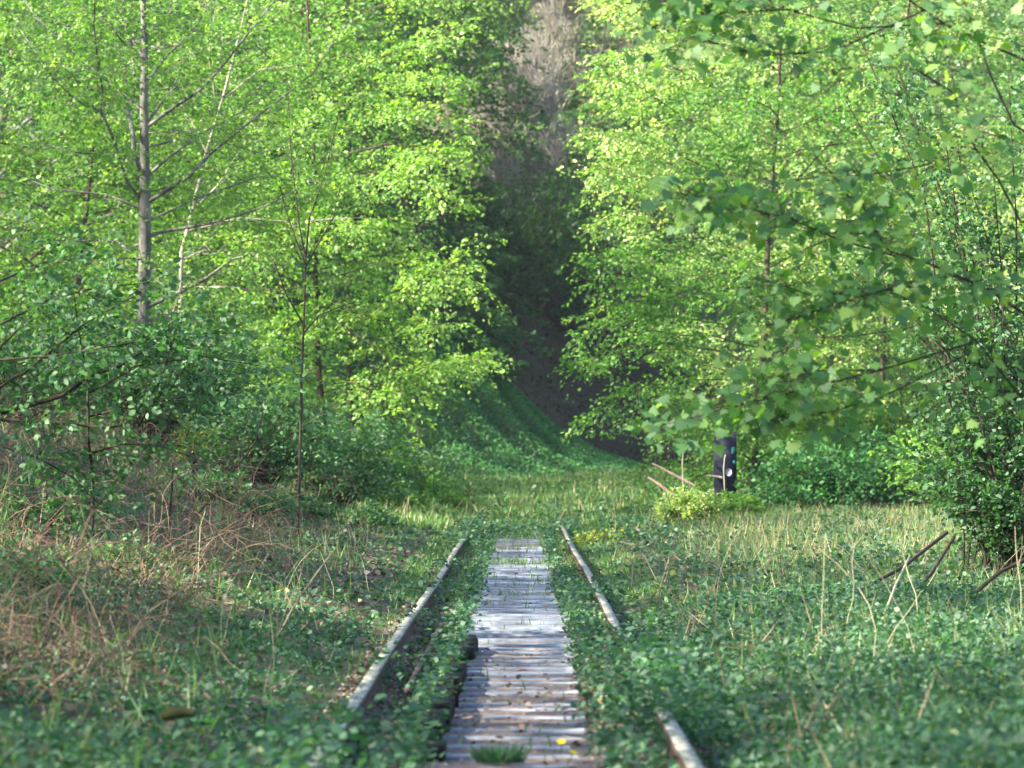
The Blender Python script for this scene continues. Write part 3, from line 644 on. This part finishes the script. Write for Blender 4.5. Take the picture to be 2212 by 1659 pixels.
shrub('leafy_shrub', 'tangled shrub at the far left edge under the dark boughs', 'shrub', 40, 66, 1.2, 1.8, 'shade', 78, n=90, leaf=.07, K=16)
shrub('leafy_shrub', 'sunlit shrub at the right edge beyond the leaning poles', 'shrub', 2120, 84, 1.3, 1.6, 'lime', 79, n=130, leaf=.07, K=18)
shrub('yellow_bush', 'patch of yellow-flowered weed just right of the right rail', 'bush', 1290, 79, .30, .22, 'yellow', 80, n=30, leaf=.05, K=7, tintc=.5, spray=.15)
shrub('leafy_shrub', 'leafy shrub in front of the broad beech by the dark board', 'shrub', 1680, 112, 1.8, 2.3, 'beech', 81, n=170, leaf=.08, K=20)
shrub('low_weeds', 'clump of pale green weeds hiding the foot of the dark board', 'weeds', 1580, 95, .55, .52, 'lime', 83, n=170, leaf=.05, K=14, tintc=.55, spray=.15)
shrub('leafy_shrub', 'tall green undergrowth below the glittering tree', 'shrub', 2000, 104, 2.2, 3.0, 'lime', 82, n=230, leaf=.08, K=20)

for i_, (px_, D_, w_, h_) in enumerate(((110, 47, .45, .45), (235, 44, .35, .35), (420, 62, .5, .5), (540, 66, .5, .45), (640, 74, .5, .4), (60, 36, .3, .3), (780, 84, .6, .4))):
    shrub('weed_clump', 'low green weed clump among the dead brambles on the left bank', 'weeds', px_, D_, w_, h_, 'shade', 860 + i_, n=44, leaf=.055, K=12, tintc=.6, spray=.2)['group'] = 'weed clumps on the left bank'
rg_ = np.random.default_rng(84)
for i in range(16):
    px, D = ((rg_.uniform(780, 985), rg_.uniform(98, 132)) if i < 9 else (rg_.uniform(1400, 1900), rg_.uniform(98, 116)))
    shrub('weed_clump', 'knee high green weed clump at the margin of the far clearing', 'weeds', px, D, rg_.uniform(.35, .8), rg_.uniform(.4, .8), 'beech' if i % 2 else 'shade', 840 + i, n=34, leaf=.06, K=12, tintc=rg_.uniform(.3, .7), spray=.25)['group'] = 'weed clumps round the far clearing'
# foreground dark shrub, left
rng = np.random.default_rng(90); Ds = 40; m = Ds / F; lv = Leaves(OVAL); tw = Geo(); b = at(199, 1150, Ds)
for pts, wp in (([(199, 1155), (202, 1030), (192, 963), (189, 828), (170, 720), (160, 640)], 5), ([(-60, 910), (0, 892), (135, 855), (189, 815), (260, 790), (340, 740)], 8), ([(-60, 900), (0, 906), (135, 913), (230, 925), (320, 910)], 6),
                ([(-60, 950), (0, 963), (84, 990), (162, 1034), (195, 1090)], 4), ([(300, 920), (330, 865), (354, 798), (381, 714)], 3), ([(-40, 860), (60, 800), (180, 700), (290, 640)], 4), ([(-50, 800), (60, 690), (140, 600)], 4),
                ([(190, 850), (300, 790), (440, 770), (560, 790)], 3), ([(190, 900), (320, 870), (450, 850), (560, 840)], 3), ([(195, 980), (260, 960), (340, 960), (390, 980)], 3), ([(0, 700), (120, 640), (220, 620), (330, 610)], 3), ([(-30, 620), (60, 580), (160, 560)], 3), ([(-40, 780), (100, 770), (230, 750), (400, 720), (500, 720)], 3)):
    P = polyl(pts, Ds, rng, .25); tw.tube(P, np.array([wp * .95, wp * .6, .9]) * m, 6)
    clothe(lv, tw, P, rng, 7.5, .45, .32, 12, .05, .05, .003, .15, tintc=.45, up=.15, tilt=.4)
finish('foreground_shrub', 'shaded bluish-green shrub with black boughs spreading from the left edge', 'shrub', b, lv, tw, M['shade'], M['bark_dark'], trunk='stem', crown='foliage')

# sapling
rng = np.random.default_rng(91); Dp = 62; m = Dp / F; lv = Leaves(OVAL); tw = Geo(); b = at(642, 1190, Dp)
tw.tube(polyl([(642, 1200), (646, 1050), (650, 900), (652, 800), (656, 700), (660, 560)], Dp, rng, .05), np.array([3.4, 3, 2]) * m, 7)
for pts in ([(660, 560), (645, 480), (628, 330), (622, 200)], [(660, 560), (668, 470), (700, 380), (730, 250)], [(659, 580), (690, 520), (720, 470), (735, 400)], [(659, 570), (640, 520), (615, 450), (600, 380)], [(655, 720), (690, 680), (770, 650)], [(652, 830), (640, 810), (628, 790)], [(655, 700), (620, 640), (590, 560)]):
    P = polyl(pts, Dp, rng, .2); tw.tube(P, np.array([2.2, .8]) * m, 5); clothe(lv, tw, P, rng, 4, .4, .3, 7, .05, .25, .0025, .1, tintc=.7)
finish('thin_sapling', 'thin straight sapling whose twigs fan upward, left of the gap', 'sapling', b, lv, tw, M['beech'], M['twig'])

# maple branch in front, right
rng = np.random.default_rng(92); Dm = 31; m = Dm / F; lv = Leaves(MAPLE); tw = Geo(); b = at(2500, 1250, Dm); b[2] = float(gz(b[0], b[1]))
tw.tube(polyl([(2500, 1270), (2490, 1000), (2470, 700), (2450, 300), (2420, -100)], Dm, rng, .05), np.array([30, 26, 22, 16]) * m, 9)
ML = [([(2470, 760), (2212, 677), (2141, 630), (2090, 606), (2006, 569), (1921, 542), (1880, 490), (1800, 380)], 7), ([(2450, 500), (2205, 479), (2157, 388), (2107, 320), (2070, 243), (2056, 152), (2019, 34)], 5),
      ([(2440, 420), (2191, 270), (2140, 162), (2107, 67), (2083, 0), (2060, -90)], 5), ([(2440, 220), (2212, 128), (2124, 91), (2040, 50), (1965, 0), (1880, -60)], 6),
      ([(2201, 852), (2107, 734), (2006, 667), (1900, 620), (1760, 640), (1640, 600)], 4), ([(1905, 520), (1864, 445), (1760, 337)], 4), ([(1960, 560), (1820, 520), (1700, 470), (1560, 440), (1480, 420)], 4),
      ([(2000, 600), (1860, 640), (1700, 690), (1600, 720)], 3), ([(2100, 740), (1900, 800), (1700, 850), (1540, 890), (1400, 930)], 4), ([(2100, 760), (1900, 860), (1750, 900), (1640, 900)], 3),
      ([(2040, 50), (1850, 60), (1700, 20), (1520, 30), (1400, 60)], 4), ([(2000, 20), (1800, 110), (1640, 120), (1500, 80), (1430, 110)], 4), ([(1920, 0), (1720, -30), (1500, -20), (1380, 20)], 3),
      ([(2100, 330), (1980, 360), (1860, 380), (1760, 370)], 3), ([(2060, 200), (1980, 150), (1880, 140), (1800, 150)], 3), ([(2160, 640), (2140, 760), (2180, 900)], 3), ([(1900, 800), (1740, 800), (1640, 830)], 3)]
MP = []
for pts, wp in ML:
    P = polyl(pts, Dm, rng, .25, Dm - .8); tw.tube(P, np.array([wp * .65, wp * .4, .8]) * m, 6); MP.append(P)
for P, (dn, st) in zip(MP, [(7, .35), (4, .5), (2, .6), (3, .5), (7, .3), (8, .1), (13, .2), (10, .1), (11, .35), (9, .3), (7, .45), (7, .4), (7, .5), (8, .1), (4, .2), (5, .2), (9, .2)]):
    seg = np.linalg.norm(np.diff(P, axis=0), axis=1); cum = np.concatenate([[0], np.cumsum(seg)]); L = cum[-1]; n = int(L * dn * 6.5)
    t = rng.uniform(st, 1.0, n) * L; Q = np.stack([np.interp(t, cum, P[:, k]) for k in range(3)], 1)
    o = np.clip(rng.normal(0, 1, (n, 3)), -1.7, 1.7) * (.14, .2, .08); E = Q + o
    tw.twigs(Q, E, .002, .0012)
    lv.add(E, norm(o + rng.normal(0, .05, (n, 3))) * .7 + np.array((-.25, -.1, -.65)), np.array((-.1, -.7, .75)) + rng.normal(0, .42, (n, 3)), rng.uniform(.04, .09, n), 1.0, np.clip(rng.normal(.5, .3, n), 0, 1))
finish('maple_tree', 'maple with large lobed leaves hanging across the upper right foreground', 'tree', b, lv, tw, M['maple'], M['bark_dark'])

# twiggy shrub, right edge
rng = np.random.default_rng(93); Dt = 50; m = Dt / F; lv = Leaves(OVAL); tw = Geo(); b = at(2190, 1330, Dt)
b[2] = float(gz(b[0], b[1])); foot = b
for i in range(30):
    e = (rng.uniform(1800, 2300), rng.uniform(-40, 760)); s0 = (2190 + rng.normal(0, 50), 1270)
    P = polyl([s0, (s0[0] * .75 + e[0] * .25 + rng.normal(0, 25) + 30, 960 + rng.normal(0, 60)), (s0[0] * .4 + e[0] * .6 + 30, e[1] * .6 + 400), e], Dt, rng, .3); wp = rng.uniform(2, 4.5)
    tw.tube(P, np.array([wp, wp * .7, .9]) * m, 5)
    clothe(lv, tw, P, rng, 4.5, .4, .28, 8, .05, .2, .0025, .1, tintc=.5, up=.4, flatness=.4)
for i in range(42):
    e = (rng.uniform(2000, 2300), rng.uniform(850, 1120)); P = polyl([(2190 + rng.normal(0, 40), 1270), ((2190 + e[0]) / 2 + 20, (1200 + e[1]) / 2 - 40), e], Dt, rng, .4)
    tw.tube(P, np.array([2, .8]) * m, 4); clothe(lv, tw, P, rng, 7, .3, .25, 9, .05, .2, .0025, .1, tintc=.3)
finish('twiggy_shrub', 'tall shrub of thin dark twigs leaning in from the right edge', 'shrub', b, lv, tw, M['shade'], M['twig'], trunk='stem', crown='foliage')

# ------------------------------------------------------------------ small things
def stick(name, label, cat, pts, D, wpx, mat, group=None, seed=0, D1=None, sides=6):
    rng = np.random.default_rng(seed); P = polyl(pts, D, rng, .02, D1); g = Geo(); g.tube(P, np.array(wpx) * (D / F), sides)
    o = link(name, g.mesh(name, True, P[0]), M[mat]); o.location = P[0]; return tag(o, label, cat, group)
stick('leaning_pole', 'pale straight pole leaning in the green weeds on the right', 'pole', [(1884, 1402), (1905, 1340), (1935, 1262), (1965, 1200)], 35.5, [3, 3, 2.4], 'pole', D1=40)
stick('leaning_pole', 'long dark pole leaning up to the right, upper of two', 'pole', [(1700, 1345), (1830, 1290), (1950, 1225), (2045, 1150)], 41, [3, 5], 'bark_dark', D1=45)
stick('leaning_pole', 'long dark pole leaning up to the right, lower of two', 'pole', [(1905, 1335), (1960, 1300), (2010, 1240), (2060, 1160)], 41.5, [3, 5], 'bark_dark', D1=45)
stick('fallen_bough', 'broken dark bough lying in the weeds at the right edge', 'bough', [(2040, 1330), (2100, 1285), (2160, 1235), (2250, 1190)], 41, [4, 5], 'bark_dark')
stick('fallen_branch', 'tan barkless branch pointing at the dark gap, upper of two', 'branch', [(1408, 1001), (1430, 1012), (1452, 1024), (1500, 1050)], 92, [2.5, 4], 'tan')
stick('fallen_branch', 'thicker tan barkless branch below the other by the sunlit bush', 'branch', [(1400, 1031), (1425, 1047), (1448, 1066), (1500, 1085)], 91, [2.5, 5], 'tan')
stick('fallen_branch', 'tan stub of branch crossing below the dark board', 'branch', [(1525, 1028), (1545, 1029), (1560, 1032)], 95, [2, 3], 'tan')
stick('dead_stalk', 'pale slender dead stalk standing left of the dark board', 'stalk', [(1476, 1075), (1474, 1000), (1478, 950), (1490, 915)], 90, [1.6, 1.2], 'pole')
stick('dead_stalk', 'thin pale stalk standing in front of the dark board', 'stalk', [(1565, 1060), (1563, 1010), (1565, 990), (1567, 982)], 88, [1.2, .8], 'pole')
stick('mossy_log', 'mossy log lying in dead brambles on the left', 'log', [(182, 1255), (230, 1262), (290, 1290), (330, 1330)], 38, [10, 14, 10], 'moss', sides=10)
stick('mossy_log', 'dark short log near the bottom left among weeds', 'log', [(345, 1550), (380, 1538), (420, 1540)], 24.5, [10, 14, 9], 'moss', sides=10)
stick('fallen_log', 'brown log end behind the leafy clump at the left edge', 'log', [(130, 1160), (165, 1148), (205, 1145)], 60, [7, 9], 'bark_dark', sides=10)
stick('bramble_cane', 'tall pale arching bramble cane standing left of the left rail', 'cane', [(479, 1418), (477, 1340), (485, 1290), (505, 1250), (520, 1225)], 34.5, [1.8, 1], 'pole')
stick('bramble_cane', 'long tan cane leaning right, left of the left rail', 'cane', [(600, 1375), (640, 1300), (690, 1230), (720, 1190)], 37, [2.2, 1.5], 'tan')
stick('bare_sapling', 'black upright bare sapling among the left brambles', 'sapling', [(366, 1180), (368, 1101), (372, 1040), (374, 1000)], 52, [3, 2], 'bark_dark')
stick('bare_sapling', 'dark slanting sapling right of the black upright one', 'sapling', [(395, 1175), (420, 1120), (450, 1080), (470, 1060)], 55, [4, 2.5], 'bark_dark')
stick('bare_sapling', 'dark bent sapling leaning right among the left shrubs', 'sapling', [(492, 1030), (530, 985), (553, 953), (573, 866)], 66, [3, 1.8], 'bark_dark')

# dry stalks
rng = np.random.default_rng(95)
def stalks(n, y0, y1, xr, hmin, hmax, label, group, keep=None, mat='pole'):
    for i in range(n):
        y = rng.uniform(y0, y1); x = rng.uniform(*xr(y)); h = rng.uniform(hmin, hmax)
        p = np.array((x, y, float(gz(x, y)) - .02)); d = UP + rng.normal(0, .22, 3); P = curve(p, d, h, rng, 6, .13, -.5)
        g = Geo(); r = rng.uniform(.0012, .0024) * (1 + y / 90); g.tube(P, [r, r * .5], 4)
        if rng.random() < .4: g.tube(curve(P[4], d + rng.normal(0, .5, 3), h * .25, rng, 3, .1), [r * .5, r * .3], 3)
        o = link('dry_stalk', g.mesh('dry_stalk', True, p), M[mat]); o.location = p; tag(o, label, 'stalk', group)
stalks(34, 28, 62, lambda y: (-.088 * y, -1.3), .35, .9, 'pale dry stalk standing in the brown weeds left of the rails', 'dry stalks left of the rails')
stalks(20, 30, 62, lambda y: (1.2, .088 * y), .4, .95, 'pale dry stalk standing in the green weeds right of the rails', 'dry stalks right of the rails')
stalks(34, 85, 120, lambda y: (-.05 * y, .045 * y), .4, .8, 'thin straw stalk standing in the grass where the boards end', 'straw stalks in the far grass')
stalks(20, 78, 98, lambda y: (.025 * y, .09 * y), .5, 1.1, 'thin dry stalk in the sunlit grass below the dark bush', 'dry stalks in the sunlit grass', mat='twig')

# brambles: brown tangle left (uncountable)
rng = np.random.default_rng(96); g = Geo()
for i in range(3000):
    y = rng.uniform(26, 84); x = rng.uniform(-.1 * y, -1.5 - .02 * y); p = np.array((x, y, float(gz(x, y)))); a = rng.uniform(0, 6.28)
    P = curve(p, (math.cos(a), math.sin(a) * .6, rng.uniform(.5, 1.8)), rng.uniform(.4, 1.3) * (1.0 if y < 40 else 1.3), rng, 7, .28, -2.0)
    P[:, 2] = np.maximum(P[:, 2], gz(P[:, 0], P[:, 1])); g.tube(P, [.004 * rng.uniform(.5, 1.2), .0015], 3)
tag(link('dead_brambles', g.mesh('dead_brambles'), noisemat('bramble', [(.35, (.07, .042, .03)), (.65, (.28, .20, .15))], 3)), 'tangle of dead brown bramble stems on the left', 'brambles', kind='stuff')

# dandelions
dm_ = Geo()
for q in range(16):
    a = q / 16 * 6.283; c, s_ = math.cos(a), math.sin(a)
    dm_.add([(0, 0, .006), (c * .018 - s_ * .004, s_ * .018 + c * .004, .012), (c * .024, s_ * .024, .008), (c * .018 + s_ * .004, s_ * .018 - c * .004, .012)], [(0, 1, 2, 3)])
me_f = dm_.mesh('flower_head', False); me_f.materials.append(M['petal'])
dm_ = Geo(); dm_.tube([(0, 0, -.06), (.004, 0, -.03), (0, 0, .005)], [.003, .0025], 5); me_s = dm_.mesh('stem'); me_s.materials.append(M['grass'])
for i, (px, py) in enumerate(((1212, 1605), (1236, 1628), (979, 1497), (1114, 1240), (1178, 1310))):
    if py > 1700: continue
    D = 1.23 * F / (py - 979); x = (px - 1126) / F * D
    r = thing('dandelion', 'yellow dandelion flower growing at the edge of the grey boards', 'flower', (x, D, -.06), 'dandelions along the boards'); r.rotation_euler = (.5, 0, i); r.scale = (.9,) * 3
    for n_, me_ in (('flower_head', me_f), ('stem', me_s)):
        o = bpy.data.objects.new(n_, me_); COL.objects.link(o); o.parent = r

# bright grass tuft at bottom centre
lv = Leaves(BL); rng = np.random.default_rng(97); n = 700; b = np.array((-.09, 24.1, -.14))
a = rng.uniform(0, 6.28, n); rr = rng.random(n) * .1
lv.add(b + np.stack([np.cos(a) * rr, np.sin(a) * rr, 0 * a], 1), np.stack([np.cos(a) * .6, np.sin(a) * .6, 1 + 0 * a], 1) + rng.normal(0, .2, (n, 3)), rng.normal(0, 1, (n, 3)), rng.uniform(.04, .10, n), .07, np.clip(rng.normal(.25, .2, n), 0, 1))
o = link('grass_tuft', lv.mesh('grass_tuft', b), M['cover']); o.location = b; tag(o, 'dark green grass tuft on the boards at the bottom of the picture', 'grass tuft')

# dark board with a pale disc
Db = 99; m = Db / F; c = at(1566.5, 979, Db); z0 = float(gz(c[0], Db)); zt = EYE + 34 * m
r = thing('marker_board', 'dark blue-black upright board with a pale round disc beside the beech', 'board', (c[0], Db, z0))
g = Geo(); g.box((0, 0, (zt - z0) / 2 + .12), (49 * m, .04, zt - z0 - .24)); link('panel', g.mesh('panel', False), M['sign'], r)
for sx in (-1, 1):
    g = Geo(); g.box((sx * 20 * m, .045, (zt - z0) / 2), (.05, .05, zt - z0 + .2)); link('post', g.mesh('post', False), M['sign'], r)
g = Geo(); a = np.arange(24) / 24 * 6.2832; V = [(math.cos(q) * 6.5 * m, -.032, math.sin(q) * 8.5 * m) for q in a] + [(math.cos(q) * 6.5 * m, -.021, math.sin(q) * 8.5 * m) for q in a]
g.add(V, [(i, (i + 1) % 24, 24 + (i + 1) % 24, 24 + i) for i in range(24)]); g.F[24] = [np.arange(24)[None]]
o = link('disc', g.mesh('disc', False), M['disc'], r); o.location = (7.5 * m, 0, EYE - 41 * m - z0)
for dx, py, w_, h_ in ((17.5, 973, 8, 14), (19.5, 999, 6, 8)):
    g = Geo(); g.box((dx * m, -.024, EYE - (py - 979) * m - z0), (w_ * m, .006, h_ * m)); link('teal_mark', g.mesh('teal_mark', False), M['teal'], r)

# ------------------------------------------------------------------ air
g = Geo(); g.box((0, 160, 40), (420, 430, 160)); hz = npmesh('haze', np.concatenate(g.V), [np.concatenate(v) for v in g.F.values()])
m_, t_, out_ = newmat('haze_air'); pv = t_.nodes.new('ShaderNodeVolumePrincipled'); pv.inputs['Color'].default_value = (.85, .90, 1, 1); pv.inputs['Density'].default_value = .00014; pv.inputs['Anisotropy'].default_value = .2
t_.links.new(pv.outputs[0], out_.inputs['Volume']); tag(link('haze', hz, m_), kind='stuff')
